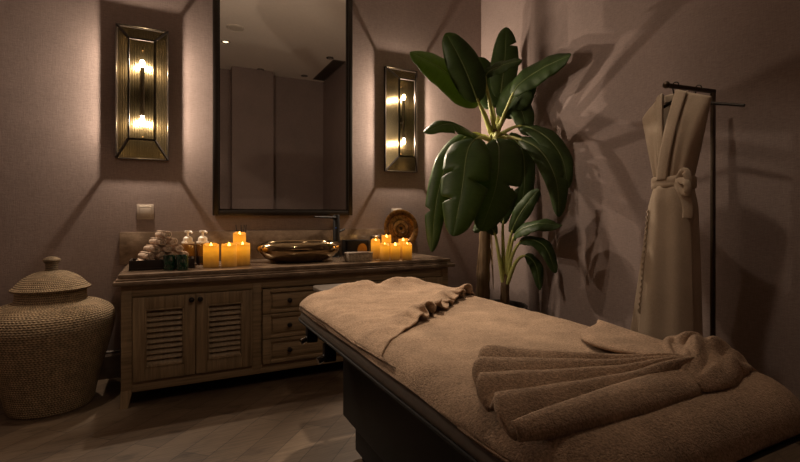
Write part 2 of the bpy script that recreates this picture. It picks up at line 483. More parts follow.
def louvre_door(x0, x1, ks):
    z0, z1, fw = .147, .628, .062
    m = MB()
    vb(m, x0, x0+fw, 3.018, 3.04, z0, z1); vb(m, x1-fw, x1, 3.018, 3.04, z0, z1)
    vb(m, x0+fw, x1-fw, 3.018, 3.04, z1-.07, z1); vb(m, x0+fw, x1-fw, 3.018, 3.04, z0, z0+.075)
    for a, b in ((x0+fw, x0+fw+.009), (x1-fw-.009, x1-fw)): vb(m, a, b, 3.012, 3.03, z0+.075, z1-.07, .002)
    vb(m, x0+fw, x1-fw, 3.012, 3.03, z1-.079, z1-.07, .002); vb(m, x0+fw, x1-fw, 3.012, 3.03, z0+.075, z0+.084, .002)
    vb(m, x0+fw, x1-fw, 3.046, 3.050, z0+.07, z1-.065, 0)
    n = 10; h = (z1-z0-.163)/n
    for i in range(n):
        z = z0+.084+h*(i+.5)
        m.box(((x0+x1)/2-ox, 3.032-oy, z), (x1-x0-2*fw-.014, .008, h*1.26), .002, Matrix.Rotation(math.radians(-36), 3, 'X'))
    d = new_mesh('door', m, M['oakv'], t)
    knob(d, x1-.022 if ks > 0 else x0+.022, 3.018, .598)
for x0, x1, ks in ((-.192, .136, 1), (.140, .467, -1), (1.228, 1.555, 1), (1.559, 1.882, -1)): louvre_door(x0, x1, ks)
for z0 in (.147, .308, .469):
    x0, x1, z1 = .529, 1.166, z0+.156
    m = MB()
    vb(m, x0, x1, 3.026, 3.045, z0, z1)
    for a, b, c, d in ((x0, x0+.05, z0, z1), (x1-.05, x1, z0, z1), (x0+.05, x1-.05, z1-.022, z1), (x0+.05, x1-.05, z0, z0+.022)): vb(m, a, b, 3.014, 3.03, c, d)
    vb(m, x0+.062, x1-.062, 3.018, 3.03, z0+.034, z1-.034, .004)
    d = new_mesh('drawer', m, M['oak'], t)
    knob(d, x0+.17, 3.018, z0+.078); knob(d, x1-.17, 3.018, z0+.078)

# countertop and backsplash
m = MB()
def cslab(x0, x1, y0, z0, z1, bev): m.box(((x0+x1)/2-.845, (y0+YB-.002)/2-3.33, (z0+z1)/2), (x1-x0, YB-.002-y0, z1-z0), bev)
cslab(-.287, 1.982, 2.998, .701, .726, .006); cslab(-.275, 1.970, 3.012, .726, .738, .004); cslab(-.265, 1.960, 3.026, .738, TOP, .008)
o = new_mesh('countertop', m, M['stone']); o.location = (.845, 3.33, 0)
tag(o, 'stepped-edge brown marble countertop running the length of the vanity', 'countertop')
o = new_mesh('backsplash', MB().box((-.008, 0, .11), (2.29, .018, .219), .003), M['stone']); o.location = (.845, YB-.011, TOP+.0005)
tag(o, 'low brown marble backsplash along the wall behind the countertop', 'backsplash')
Z = TOP+.0008

# ------------------------------------------------------------------ vessel sink, faucet
t = thing('vessel_sink', 'wide polished bronze bowl sink on the countertop below the mirror', 'sink', (.845, 3.33, Z))
prof = [(.0, .0), (.52, .0), (.68, .012), (.84, .038), (.95, .07), (1.0, .098), (.985, .118), (.93, .137), (.86, .147), (.81, .145), (.79, .135), (.74, .09), (.6, .045), (.35, .024), (.06, .02)]
new_mesh('bowl', MB().lathe([(r*.305, z) for r, z in prof[1:]], (0, 0, 0), 56, 1, .66, True, True, .88), M['sinkm'], t, angle=80)
new_mesh('drain', MB().lathe([(.026, .019), (.026, .024), (.018, .026)], (0, 0, 0), 20), M['chrome'], t)
t = thing('faucet', 'tall matte black basin faucet standing right of the bronze sink', 'faucet', (1.195, 3.53, Z))
new_mesh('body', MB().lathe([(.034, 0), (.034, .006), (.027, .010), (.027, .334), (.024, .340)], (0, 0, 0), 24), M['black'], t)
m = MB()
d = Vector((-.21, -.135, 0))
m.tube([(0, 0, .318), d*.35+Vector((0, 0, .320)), d*.7+Vector((0, 0, .323)), d+Vector((0, 0, .325)), d*1.06+Vector((0, 0, .325))], [.020, .018, .015, .010, .006], 12, flat=.55)
new_mesh('spout', m, M['black'], t)
new_mesh('lever', MB().tube([(.02, .01, .205), (.06, .03, .212), (.085, .043, .222)], [.010, .008, .006], 10), M['black'], t)
new_mesh('indicator_dot', MB().ball((-.010, -.023, .235), .006, 10), flat('blue indicator', (.02, .08, .35), .3), t)

# ------------------------------------------------------------------ towel rolls in a tray
tx, ty = -.042, 3.30
t = thing('towel_tray', 'dark rectangular wooden tray holding the pyramid of towel rolls', 'tray', (tx, ty, Z))
m = MB().box((0, 0, .006), (.366, .19, .012), .002)
for a in (-1, 1): m.box((a*.176, 0, .036), (.010, .19, .048), .002); m.box((0, a*.090, .036), (.342, .010, .048), .002)
new_mesh('tray_body', m, M['tray'], t)
for a in (-1, 1): new_mesh('handle_slot', MB().box((a*.182, 0, .040), (.004, .06, .014), .003), M['iron'], t)
def make_roll():
    a, b, L = .0315, .0250, .165
    m = MB()
    n = 96; turns = 2.3
    outer, inner = [], []
    for i in range(n+1):
        q = i/n; ang = q*turns*2*PI; r = .20+.80*q
        th = .185
        outer.append((a*r*math.cos(ang), b*r*math.sin(ang)))
        inner.append((a*(r-th)*math.cos(ang), b*(r-th)*math.sin(ang)))
    rs = []
    for y, s in ((-L/2, .90), (-L/2+.006, .99), (-L/4, 1.0), (L/4, 1.0), (L/2-.006, .99), (L/2, .90)):
        rs.append([Vector((x*s, y, z*s)) for x, z in outer]+[Vector((x*s, y, z*s)) for x, z in reversed(inner)])
    m.rings(rs, True, True, True)
    # a core so that no light leaks through the roll
    rs = [[(a*.82*math.cos(2*PI*j/24), y, b*.82*math.sin(2*PI*j/24)) for j in range(24)] for y in (-L/2+.045, L/2-.045)]
    m.rings(rs, True, True, True)
    return new_mesh('rolled_towel', m, M['rolls'])
first = True
rown = ['bottom row inside the tray', 'second row from the bottom', 'middle row', 'row below the topmost roll', 'top']
posn = {5: ['leftmost', 'second from left', 'middle', 'second from right', 'rightmost'], 4: ['leftmost', 'second from left', 'second from right', 'rightmost'], 3: ['left', 'middle', 'right'], 2: ['left', 'right'], 1: ['']}
proto = make_roll()
rl = proto
for r in range(5):
    for c in range(5-r):
        o = proto if (r == 0 and c == 0) else proto.copy()
        if o is not proto: COL.objects.link(o)
        o.location = (tx+(c-(4-r)/2)*.064, ty-.002*r, Z+.0372+r*.0438)
        o.rotation_euler = (0, random.uniform(-.25, .25) if r else 0, (.36 if r else .10)+random.uniform(-.02, .02))
        lab = 'single pale rolled towel on the very top of the towel pyramid' if r == 4 else 'pale rolled towel, %s in the %s of the pyramid' % (posn[5-r][c], rown[r])
        tag(o, lab, 'towel', 'rolled towels stacked in the tray')

# ------------------------------------------------------------------ green tumblers
def make_tumbler(loc, label):
    t = thing('glass_tumbler', label, 'glass', loc, 0, 'dark green glass tumblers')
    m = MB(); seg = 40; rs = []
    for r, z, fl in ((.030, 0, 0), (.033, .006, 1), (.0345, .05, 1), (.034, .078, 1), (.0335, .083, 0), (.033, .090, 0), (.030, .090, 0), (.029, .012, 0), (.004, .010, 0)):
        rs.append([((r-(.0016 if fl and j % 4 < 1 else 0))*math.cos(2*PI*j/seg), (r-(.0016 if fl and j % 4 < 1 else 0))*math.sin(2*PI*j/seg), z) for j in range(seg)])
    new_mesh('cup', m.rings(rs, True, True, True), M['greeng'], t, angle=20)
    new_mesh('rim_band', MB().lathe([(.0337, .084), (.0345, .085), (.0345, .089), (.0335, .091)], (0, 0, 0), seg, cap0=False, cap1=False), M['greeng'], t)
    return t
g = make_tumbler((-.004, 3.142, Z), 'dark green cut glass tumbler, left of the pair before the towels')
dup(g, (.066, 3.118, Z), 'dark green cut glass tumbler, right of the pair before the towels', .4)

# ------------------------------------------------------------------ pump bottles
def make_pump(loc, label):
    t = thing('pump_bottle', label, 'bottle', loc, .25, 'amber pump soap bottles')
    b = new_mesh('bottle', MB().box((0, 0, .072), (.074, .074, .144), .010, seg=3), M['amber'], t)
    new_mesh('lower_band', MB().box((0, 0, .034), (.0755, .0755, .060), .010, seg=3), M['band'], b)  # darker band around the lower part of the bottle
    new_mesh('collar', MB().box((0, 0, .149), (.068, .068, .014), .005).lathe([(.030, .15), (.031, .158), (.029, .180), (.020, .190), (.012, .194)], (0, 0, 0), 24), M['white'], t)
    new_mesh('pump_head', MB().lathe([(.007, .19), (.007, .215), (.019, .217), (.021, .224), (.019, .231)], (0, 0, 0), 20).tube([(0, 0, .223), (.012, -.025, .223), (.016, -.038, .216)], [.008, .007, .006], 10), M['white'], t)
    return t
p = make_pump((.108, 3.445, Z), 'amber pump bottle with cream top, nearer the towel rolls')
dup(p, (.200, 3.43, Z), 'amber pump bottle with cream top, nearer the candles')

# ------------------------------------------------------------------ flameless candles
def make_candle(r, h, seed):
    rnd = random.Random(seed); ph = [rnd.uniform(0, 6.28) for _ in range(3)]
    root = thing('flameless_candle', '', 'candle')
    m = MB(); seg = 32
    def top(a): return -.015*max(0, math.cos(a+PI/2+.25*math.sin(ph[0])))**1.5+.003*math.sin(2*a+ph[1])+.002*math.sin(5*a+ph[2])
    rs = []
    for rr, z, wv in ((.97, 0, 0), (1, .004, 0), (1, h*.5, 0), (1, h-.006, 1), (.965, h, 1), (.86, h-.001, 1), (.82, h-.012, .8), (.74, h-.022, .4), (.4, h-.026, 0), (.05, h-.026, 0)):
        rs.append([(r*rr*math.cos(2*PI*j/seg), r*rr*math.sin(2*PI*j/seg), z+wv*top(2*PI*j/seg)) for j in range(seg)])
    new_mesh('wax_body', m.rings(rs, True, True, True), M['wax'], root, angle=60)
    new_mesh('flame', MB().lathe([(.003, -.018), (.0085, -.008), (.009, .0), (.006, .010), (.0012, .018)], (0, 0, h-.012), 12, 1, .6), M['flame'], root)
    lamp('candle_glow', (0, 0, h+.018), CANDLE, (1, .52, .14), .012, root)
    return root
CANDLE = .12
lg = 'flameless candles left of the sink'
rg = 'flameless candles right of the sink'
ca = make_candle(.048, .152, 1); cb = make_candle(.037, .126, 2)
def put(src, first, x, y, lab, grp, rz):
    o = src if first else dup(src, (x, y, Z), lab, rz)
    o.location = (x, y, Z); o.rotation_euler = (0, 0, rz); o['label'] = lab; o['group'] = grp
    return o
put(ca, True, .237, 3.205, 'wide glowing candle at the left of the front three, beside the pump bottles', lg, .3)
put(ca, False, .345, 3.185, 'wide glowing candle in the middle of the front three left of the sink', lg, -.3)
put(ca, False, .436, 3.235, 'wide glowing candle at the right of the front three, nearest the sink', lg, .5)
tall = make_candle(.043, .215, 5)
put(tall, True, .437, 3.40, 'tall glowing candle standing behind the front three, left of the sink', lg, 0)
put(cb, True, 1.432, 3.115, 'short glowing candle at the front left of the right-hand cluster', rg, .4)
put(cb, False, 1.512, 3.100, 'short glowing candle at the front middle of the right-hand cluster', rg, -.4)
put(cb, False, 1.605, 3.085, 'short glowing candle at the right end of the right-hand cluster', rg, .2)
cc = make_candle(.037, .150, 8)
put(cc, True, 1.428, 3.275, 'taller glowing candle at the left end of the right-hand cluster', rg, .3)
cd = make_candle(.039, .176, 9)
put(cd, True, 1.56, 3.36, 'tallest glowing candle at the back of the right-hand cluster', rg, .1)
put(cc, False, 1.655, 3.25, 'taller glowing candle at the back right of the right-hand cluster', rg, -.3)

# ------------------------------------------------------------------ reed diffuser
t = thing('reed_diffuser', 'small reed diffuser with dark sticks behind the left candles', 'diffuser', (.478, 3.585, Z))
new_mesh('bottle', MB().box((0, 0, .045), (.06, .06, .09), .006).lathe([(.014, .088), (.012, .115), (.016, .118)], (0, 0, 0), 16), M['amberg'], t)
for dx, dy in ((-.042, .01), (-.008, -.012), (.018, .006), (.034, .012)):
    new_mesh('reed', MB().tube([(dx*.1, dy*.1, .03), (dx, dy, .265)], .0034, 8), M['reed'], t)

# ------------------------------------------------------------------ boxes, jar, plate
t = thing('tissue_box', 'dark box with a bronze arch on it, against the backsplash right of the faucet', 'box', (1.375, 3.57, Z))
new_mesh('box_body', MB().box((0, 0, .066), (.19, .12, .132), .005), M['black'], t)
m = MB().rings([[(.035+.042*math.cos(a), y, .055+.05*math.sin(a)) for a in [PI*2*j/28 for j in range(28)]] for y in (-.0585, -.065)], True, True, True)
new_mesh('side_medallion', m, M['bronze'], t, smooth=False)
t = thing('woven_box', 'small low pale woven box in front of the faucet', 'box', (1.243, 3.165, Z), .03)
new_mesh('box_body', MB().box((0, 0, .026), (.192, .085, .052), .004), M['woven'], t)
new_mesh('lid', MB().box((0, 0, .0585), (.198, .091, .012), .004), M['switch'], t)
t = thing('lidded_jar', 'smoky glass jar with a chrome lid behind the right candles', 'jar', (1.535, 3.53, Z))
new_mesh('jar_body', MB().lathe([(.04, 0), (.043, .005), (.043, .14), (.036, .150)], (0, 0, 0), 28), M['amberg'], t)
new_mesh('lid', MB().lathe([(.046, .150), (.047, .154), (.047, .164), (.043, .168)], (0, 0, 0), 28), M['chrome'], t)
t = thing('decorative_plate', 'round engraved bronze plate on a stand, propped up behind the right candles', 'plate', (1.785, 3.55, Z))
rs = []
R = .140
tilt = Matrix.Rotation(math.radians(-9), 3, 'X')
prof = [(.004, .0), (.03, .0), (.032, -.003), (.055, -.003), (.06, .0), (.098, .004), (.102, -.004), (.134, -.012), (.140, -.010), (.139, -.004), (.1, .012), (.05, .010), (.004, .010)]
for r, y in prof: rs.append([(r*math.cos(2*PI*j/56), y, r*math.sin(2*PI*j/56)) for j in range(56)])
o = new_mesh('dish', MB().rings(rs, True, True, True), M['plate'], t, angle=50)
o.scale = (1.18, 1.18, 1.18); o.location = (0, -.004, .222); o.rotation_euler = (math.radians(-9), 0, 0)
m = MB()
for a in (-.06, .06):
    m.tube([(a, -.045, .004), (a, -.04, .075), (a, -.025, .062)], .005, 8).tube([(a, -.04, .066), (a, .03, .068), (a, .055, .20)], .005, 8).tube([(a, .03, .068), (a, .06, .004)], .005, 8)
m.tube([(-.06, .03, .068), (.06, .03, .068)], .004, 8).tube([(-.06, -.045, .006), (.06, -.045, .006)], .004, 8)
new_mesh('stand', m, M['iron'], t)

# ------------------------------------------------------------------ lidded basket
t = thing('lidded_basket', 'big round woven basket with a domed lid, on the floor left of the vanity', 'basket', (-.615, 3.29, 0))
def woven(name, prof, parent, seg=96):
    m = MB(); m.lathe(prof, (0, 0, 0), seg, cap0=True, cap1=True)
    bm = m.bm; uv = bm.loops.layers.uv.new('UVMap')
    lens = [0]
    for a, b in zip(prof, prof[1:]): lens.append(lens[-1]+math.hypot(a[0]-b[0], a[1]-b[1]))
    def arc(r, z):
        best = min(range(len(prof)), key=lambda i: (prof[i][0]-r)**2+(prof[i][1]-z)**2)
        return lens[best]
    for f in bm.faces:
        an = [math.atan2(l.vert.co.y, l.vert.co.x)/(2*PI) for l in f.loops]
        if max(an)-min(an) > .5: an = [a+1 if a < 0 else a for a in an]
        for l, a in zip(f.loops, an):
            l[uv].uv = (a, arc(math.hypot(l.vert.co.x, l.vert.co.y), l.vert.co.z))
    return new_mesh(name, m, M['weave'], parent, angle=70)
def smooth_prof(p, n=8):
    out = []
    for i in range(len(p)-1):
        a, b, c, d = p[max(i-1, 0)], p[i], p[i+1], p[min(i+2, len(p)-1)]
        for k in range(n):
            u = k/n
            out.append(tuple(.5*((2*b[q])+(-a[q]+c[q])*u+(2*a[q]-5*b[q]+4*c[q]-d[q])*u*u+(-a[q]+3*b[q]-3*c[q]+d[q])*u**3) for q in (0, 1)))
    out.append(p[-1]); return out
woven('body', smooth_prof([(.195, .0), (.208, .02), (.235, .15), (.270, .28), (.300, .40), (.314, .485), (.302, .545), (.250, .584), (.190, .604), (.172, .622), (.170, .665), (.170, .675)]), t)
woven('lid', smooth_prof([(.183, .672), (.190, .676), (.189, .686), (.178, .694), (.158, .717), (.125, .748), (.083, .770), (.042, .782)]), t)
woven('lid_knob', smooth_prof([(.034, .774), (.030, .800), (.033, .822), (.042, .836), (.042, .846), (.026, .858), (.010, .862)], 4), t, 32)

# ------------------------------------------------------------------ massage table
TX0, TX1, TY0, TY1, TH = .530, 1.345, .50, 2.21, .705
tc = Vector(((TX0+TX1)/2, (TY0+TY1)/2, 0))
t = thing('massage_table', 'padded massage table on a black pedestal base, in the foreground', 'massage table', tuple(tc))
def mat_box(m, x0, x1, y0, y1, z0, z1, bev): return m.box(((x0+x1)/2-tc.x, (y0+y1)/2-tc.y, (z0+z1)/2), (x1-x0, y1-y0, z1-z0), bev, seg=4)
def rrect(x0, x1, y0, y1, r, z, n=10):
    P = []
    for cx_, cy_, a0 in ((x1-r, y1-r, 0), (x0+r, y1-r, PI/2), (x0+r, y0+r, PI), (x1-r, y0+r, 1.5*PI)):
        for i in range(n+1): a = a0+PI/2*i/n; P.append((cx_+r*math.cos(a)-tc.x, cy_+r*math.sin(a)-tc.y, z))
    return P
CR = .15
rs = []
for ins, z in ((.03, .615), (.008, .618), (.0, .628), (.002, .638), (.008, .658), (.022, .679), (.046, .697), (.075, TH)): rs.append(rrect(TX0+ins, TX1-ins, TY0+ins, TY1-ins, CR, z))
new_mesh('cushion', MB().rings(rs, True, True, True), M['vinyl'], t, angle=60)
new_mesh('piping', MB().tube([Vector(p) for p in rrect(TX0-.002, TX1+.002, TY0-.002, TY1+.002, CR, .622)]+[Vector(rrect(TX0-.002, TX1+.002, TY0-.002, TY1+.002, CR, .622)[0])], .005, 8, False), M['black'], t)
m = MB()
mat_box(m, .585, 1.29, .55, 2.13, .565, .614, .006)
for y in (.75, 1.4, 2.05): mat_box(m, .62, 1.28, y-.03, y+.03, .525, .568, .004)
new_mesh('frame', m, M['black'], t)
new_mesh('pedestal', mat_box(MB(), .715, 1.185, .60, 2.02, .175, .528, .006), M['black'], t)
new_mesh('plinth', mat_box(MB(), .755, 1.145, .64, 1.965, .030, .178, .006), M['black'], t)
for x in (.80, 1.10):
    for y in (.70, 1.91): new_mesh('foot', MB().lathe([(.028, .0), (.030, .006), (.026, .014), (.010, .018), (.010, .034)], (x-tc.x, y-tc.y, 0), 18), M['black'], t)
def clampk(x, y, z):
    c = new_mesh('clamp', MB().box((x-tc.x, y-tc.y, z), (.05, .034, .075), .005), M['black'], t)
    new_mesh('clamp_knob', MB().tube([(x-.02-tc.x, y-tc.y, z-.02), (x-.05-tc.x, y-tc.y-.004, z-.03)], [.012, .014], 12), M['chrome'], c)
clampk(.585, 2.08, .553); clampk(.580, 1.80, .545)
for hx in (.74, .92): new_mesh('headrest_rail', MB().tube([(hx-tc.x, 2.08-tc.y, .590), (hx-tc.x, 2.26-tc.y, .60), (hx-tc.x, 2.34-tc.y, .69)], .010, 10), M['black'], t)
o = new_mesh('headrest_plate', mat_box(MB(), .69, .97, 2.245, 2.44, .690, .722, .012), M['vinyl'], t)

def nz(x, y, s, z=0.0): return noise.noise(Vector((x*s, y*s, z)))
def drape(x, y, off, dmax, lift=0.0):
    """Point of a cloth lying on the table at distance off; beyond the edge it turns down and hangs."""
    Rr = .078+off
    ix0, ix1, iy0, iy1 = TX0+.078, TX1-.078, TY0+.078, TY1-.078
    cr = CR-.078
    qx = min(max(x, ix0+cr), ix1-cr); qy = min(max(y, iy0+cr), iy1-cr)
    dx, dy = x-qx, y-qy
    L = math.hypot(dx, dy)
    top = TH+off
    if L <= cr: return Vector((x, y, top+lift)), 0
    n = Vector((dx/L, dy/L)); d = L-cr
    cl = d > dmax
    d = min(d, dmax)
    base = Vector((qx, qy))+n*cr
    a = d/Rr
    if a < PI/2: p = base+n*(Rr*math.sin(a)); z = top-Rr*(1-math.cos(a))
    else: p = base+n*Rr; z = top-Rr-(d-Rr*PI/2)
    k = max(0, 1-a)
    return Vector((p.x, p.y, z+lift*k)), (1 if cl else 0)

# sheet towel over the whole cushion
o = None
m = MB(); nx, ny = 74, 128
ex = .13
cells = {}
def sheet(u, v):
    x = TX0-ex+(TX1-TX0+2*ex)*u; y = TY0-ex+(TY1-TY0+2*ex)*v
    hang = .096+.008*nz(x, y, 3.0)+.030*min(1, max(0, (TY0+.10-y)/.12))
    wr = .0035*nz(x, y, 5, 3)+.0042*nz(x*.4+y*1.1, y*.35, 22, 6)+.004*max(0, nz(x*1.0+y*.4, y*.35, 7, 9))
    p, c = drape(x, y, .0115, hang, wr)
    cells[(round(u*nx), round(v*ny))] = c
    return p
m.grid(sheet, nx, ny)
bm = m.bm
bmesh.ops.remove_doubles(bm, verts=bm.verts, dist=.0004)
o = new_mesh('table_sheet', m, M['terry'], solid=.008, offset=0, angle=180)
tag(o, 'taupe terry sheet covering the whole top of the massage table', 'towel')

# upper towel, its free edge a ruffled diagonal
A = Vector((.47, 1.152)); B = Vector((1.36, 1.865))
ed = (B-A).normalized(); en = Vector((-ed.y, ed.x))           # en points to the head end
m = MB(); nt, nd = 460, 84
# hem meander: a sine-generated curve whose loops overhang
MEA, mA, mP, mN = [], 1.68, .215, 4000
_x = _z = 0.0; _ds = 1.95/.40/mN
for _i in range(mN):
    _s = _i*_ds; _a = mA*math.cos(2*PI*_s/mP+.9*math.sin(_s*6.0))
    MEA.append((_x, _z)); _x += math.cos(_a)*_ds; _z += math.sin(_a)*_ds
def meander(q):
    f = q/1.95*(mN*.88); i = min(mN-2, max(0, int(f)))
    lo = max(0, i-300); hi = min(mN-1, i+300)
    zm = (MEA[lo][1]+MEA[hi][1])/2
    return MEA[i][0]-MEA[0][0], MEA[i][1]
mX1 = MEA[int(mN*.88)-1][0]
mZ = [sorted(z for _, z in MEA)[int(mN*k)] for k in (.02, .98)]
LT = 1.95; T0 = -.10
def upper(u, v):
    tt = T0+LT*u; d = 1.32*v**1.25
    L = (B-A).length
    # ruffle along the far two thirds of the edge
    w = math.exp(-(d/.042)**2)
    k0 = min(max((tt-.33)/.14, 0), 1)*min(max((L-.02-tt)/.10, 0), 1)
    k1 = min(max((tt-.15)/.30, 0), 1)
    ph = 2*PI*(tt/.082)+1.6*math.sin(tt*10)
    am = .75+.45*math.sin(tt*13+1)
    mx, mz = meander(u*1.95)
    t2 = tt+w*k0*(mx*1.95/mX1-(tt-T0))
    zz = min(1.15, max(-.1, (mz-mZ[0])/(mZ[1]-mZ[0])))
    lift = w*k0*.048*zz*am+k1*.030*math.exp(-((d-.064)/.036)**2)*(.8+.2*math.sin(tt*17))
    d2 = d-w*k0*.012*am*math.sin(ph+.4)-.010*nz(tt, 0, 5)*w
    p = A+ed*t2+en*d2
    x, y = p
    lift += .006*max(0, nz(x*.6+y, y*.5, 9, 4))+.003*nz(x, y, 6, 8)+.0055*nz(x*.35+y*1.2, y*.3, 22, 2)+.007*max(0, .35-abs(nz(x*.5-y*.4, y*.3+x*.2, 7, 11)))*1.4
    # long soft folds that run out of the ruffle
    lift += .006*k0*math.exp(-(d/.22)**2)*(.5+.5*math.sin(ph*.5+d*5))
    # bunched folds by the head edge
    hx, hy_ = x-.98, y-2.17
    g = math.exp(-(hx/.26)**2-(hy_/.10)**2)
    lift += g*(.020+.050*abs(math.sin(hx*9.5+hy_*7+.5))**1.5+.016*abs(math.sin(hx*23-hy_*20))+.016*nz(x, y, 12, 2))
    hang = .086+.010*nz(x, y, 3.0, 7)
    q, c = drape(x, y, .0205, hang, lift)
    if g > .08 and q.z < TH+.02 and c == 0: q.z += .02*g
    return q
m.grid(upper, nt, nd)
bmesh.ops.remove_doubles(m.bm, verts=m.bm.verts, dist=.0004)
o = new_mesh('ruffled_towel', m, M['terry2'], solid=.006, offset=0, angle=180)
tag(o, 'taupe towel across the head end of the table, with a ruffled diagonal edge', 'towel')

# fan folded towel at the foot end
m = MB()
FZ = TH+.0125
C0 = Vector((1.10, .645))
def fan(u, v):
    # u: across pleats (0 lower front .. 1 back), v: from the gathered neck to the open edge
    th = math.radians(184-53*u)
    R = .580-.120*u+.012*math.sin(u*2*PI*4.5)
    r = .02+(R-.02)*v
    k = u*4.5
    s = k-math.floor(k)
    prof = math.sin(PI*min(1, s/.55)/2)**1.3 if s < .55 else math.cos(PI*(s-.55)/.90)**1.2
    amp = .014+.026*v**.8
    z = amp*prof+.010*(1-v)+.022*math.exp(-(v/.30)**2)
    edge = min(1, u*14+.25, (1-u)*14)
    z = z*(.25+.75*edge)+.006+.004*nz(u*6, v*5, 1)
    lean = .026*v*prof
    thd = Vector((math.cos(th), math.sin(th)))
    pd = Vector((thd.y, -thd.x))
    p = C0+thd*r+pd*lean*.6
    return Vector((p.x, p.y, FZ+z))
m.grid(fan, 144, 50)
# tongue that lies back from the neck
def tongue(u, v):
    a = Vector((1.10, .655)); b = Vector((1.232, 1.035))
    d = (b-a).normalized(); n = Vector((-d.y, d.x)); L = (b-a).length
    w = .098*math.sin(PI*(.14+.36*min(1, v/.55)))*(1 if v < .55 else math.sqrt(max(1e-5, 1-((v-.55)/.45)**2.4)))*1.2
    s = u*2-1
    p = a+d*(L*v)+n*(s*w*(1 if s > 0 else .62))
    z = .008+.030*max(0, math.cos(s*PI/2))**.7*(.4+.6*v)+.036*(1-v)**1.5+.007*math.cos(s*PI*1.6+1)*(1-abs(s))
    dq, c = drape(p.x, p.y, .0125, .12, z)
    return dq
m.grid(tongue, 28, 44)
# gathered neck and the tail that runs on to the right-hand edge
spine = [Vector((1.00, .622)), Vector((1.09, .655)), Vector((1.17, .705)), Vector((1.245, .715)), Vector((1.312, .69)), Vector((1.352, .655))]
def cr_(P, t):
    n = len(P)-1; f = min(t*n, n-1e-6); i = int(f); u = f-i
    b, c = P[i], P[i+1]; a = P[i-1] if i else b*2-c; d = P[i+2] if i+2 <= n else c*2-b
    return .5*((2*b)+(c-a)*u+(2*a-5*b+4*c-d)*u*u+(3*b-a-3*c+d)*u**3)
def tail(u, v):
    p = cr_(spine, v); q = cr_(spine, min(1, v+.02))-cr_(spine, max(0, v-.02)); q.normalize()
    n = Vector((-q.y, q.x))
    s = u*2-1
    wl = .035+.075*math.sin(PI*v)**.8; wr = .030+.055*math.sin(PI*v)
    off = s*(wr if s > 0 else wl)
    hgt = .014+.044*math.sin(PI*min(1, v*1.02+.06))**1.2
    body = max(0, 1-s*s)**.6
    fold = (.013*math.sin(s*8+v*7)+.006*math.sin(s*17-v*9))*body+.006*nz(p.x+s*.1, p.y, 16, 5)
    x, y = p+n*off
    z = .006+hgt*body+fold*math.sin(PI*v)
    dq, c = drape(x, y, .0125, .12, z)
    return dq
m.grid(tail, 60, 64)
# rounded front edge under the last pleat, running from the fan to the tail
def flap(u, v):
    e0 = C0+Vector((math.cos(math.radians(184)), math.sin(math.radians(184))))*.580
    a = e0.lerp(Vector((1.30, .655)), v)
    hh_ = (.014+.020*math.sin(PI*min(1, .12+v*.9))**.8)
    wd = .020+.040*math.sin(PI*min(1, v*1.0))**.9
    ang = PI/2*u*1.15
    return Vector((a.x, a.y+.012-wd*math.sin(ang)+.004*nz(v*6, u, 1, 3), FZ+.004+hh_*math.cos(min(ang, PI/2))))
m.grid(flap, 16, 70)
bmesh.ops.remove_doubles(m.bm, verts=m.bm.verts, dist=.0003)
o = new_mesh('fan_folded_towel', m, M['terry2'], solid=.009, offset=0, angle=180)
tag(o, 'taupe towel folded into a pleated fan on the foot end of the table', 'towel')

# ------------------------------------------------------------------ robe stand, hangers, robe
SX, SY = 2.60, 1.448
bd = Vector((-1, .12, 0)).normalized()
t = thing('robe_stand', 'slim dark metal robe stand by the right wall', 'stand', (SX, SY, 0))
new_mesh('base', MB().box((-.05, 0, .008), (.28, .28, .016), .004), M['stand'], t)
new_mesh('pole', MB().box((0, 0, .889), (.020, .020, 1.770), .003), M['stand'], t)
m = MB().bar((.012, 0, 1.765), bd*.335+Vector((0, 0, 1.765)), .023, .019, bev=.003)
m.ball(bd*.335+Vector((0, 0, 1.767)), .018, 14)
new_mesh('rail', m, M['stand'], t)
def hanger(pos, label, z0=1.74, half=.21, drop=.055):
    t = thing('clothes_hanger', label, 'hanger', (pos.x, pos.y, 0), 0, 'hangers on the robe stand')
    pts = []
    for i in range(15):
        a = math.radians(-35+235*i/14); pts.append((0, .017*math.cos(a), z0+.0+.017*math.sin(a)-.003))
    pts = [(0, 0, z0-.085), (0, .002, z0-.055), (0, .012, z0-.030)]+pts
    new_mesh('hook', MB().tube(pts, .0032, 8), M['iron'], t)
    zc = z0-.082
    P = [(-0, -half, zc-drop), (0, -half*.6, zc-drop*.55), (0, -half*.2, zc-.006), (0, 0, zc), (0, half*.2, zc-.006), (0, half*.6, zc-drop*.55), (0, half, zc-drop)]
    new_mesh('shoulder_bar', MB().tube(P, [.007, .008, .009, .010, .009, .008, .007], 10), M['iron'], t)
    return t
h1 = Vector((SX, SY, 0))+bd*.272; h2 = Vector((SX, SY, 0))+bd*.109
hanger(h1, 'dark hanger inside the linen robe, its hook over the left end of the rail', 1.773, .150, .052)
hanger(h2, 'empty dark hanger between the robe and the pole of the stand', 1.773, .218, .057)
RX, RY = h1.x, h1.y
t = thing('robe', 'sleeveless linen wrap robe with a tied belt, hanging on the stand', 'robe', (RX, RY, -.044))
t.scale = (1.04, 1.04, 1.04)
zw = 1.262
def front_x(yn, dp): return -dp*math.sqrt(max(0, 1-yn*yn))
m = MB()
n_front, n_back, nr = 22, 44, 34
def ztop(y): return 1.700-(.78 if y > 0 else .40)*max(0, abs(y)-.055)
def yo(tv): return max(.0, .034*(1-tv/.52)) if tv < .52 else 0.0
rs = []
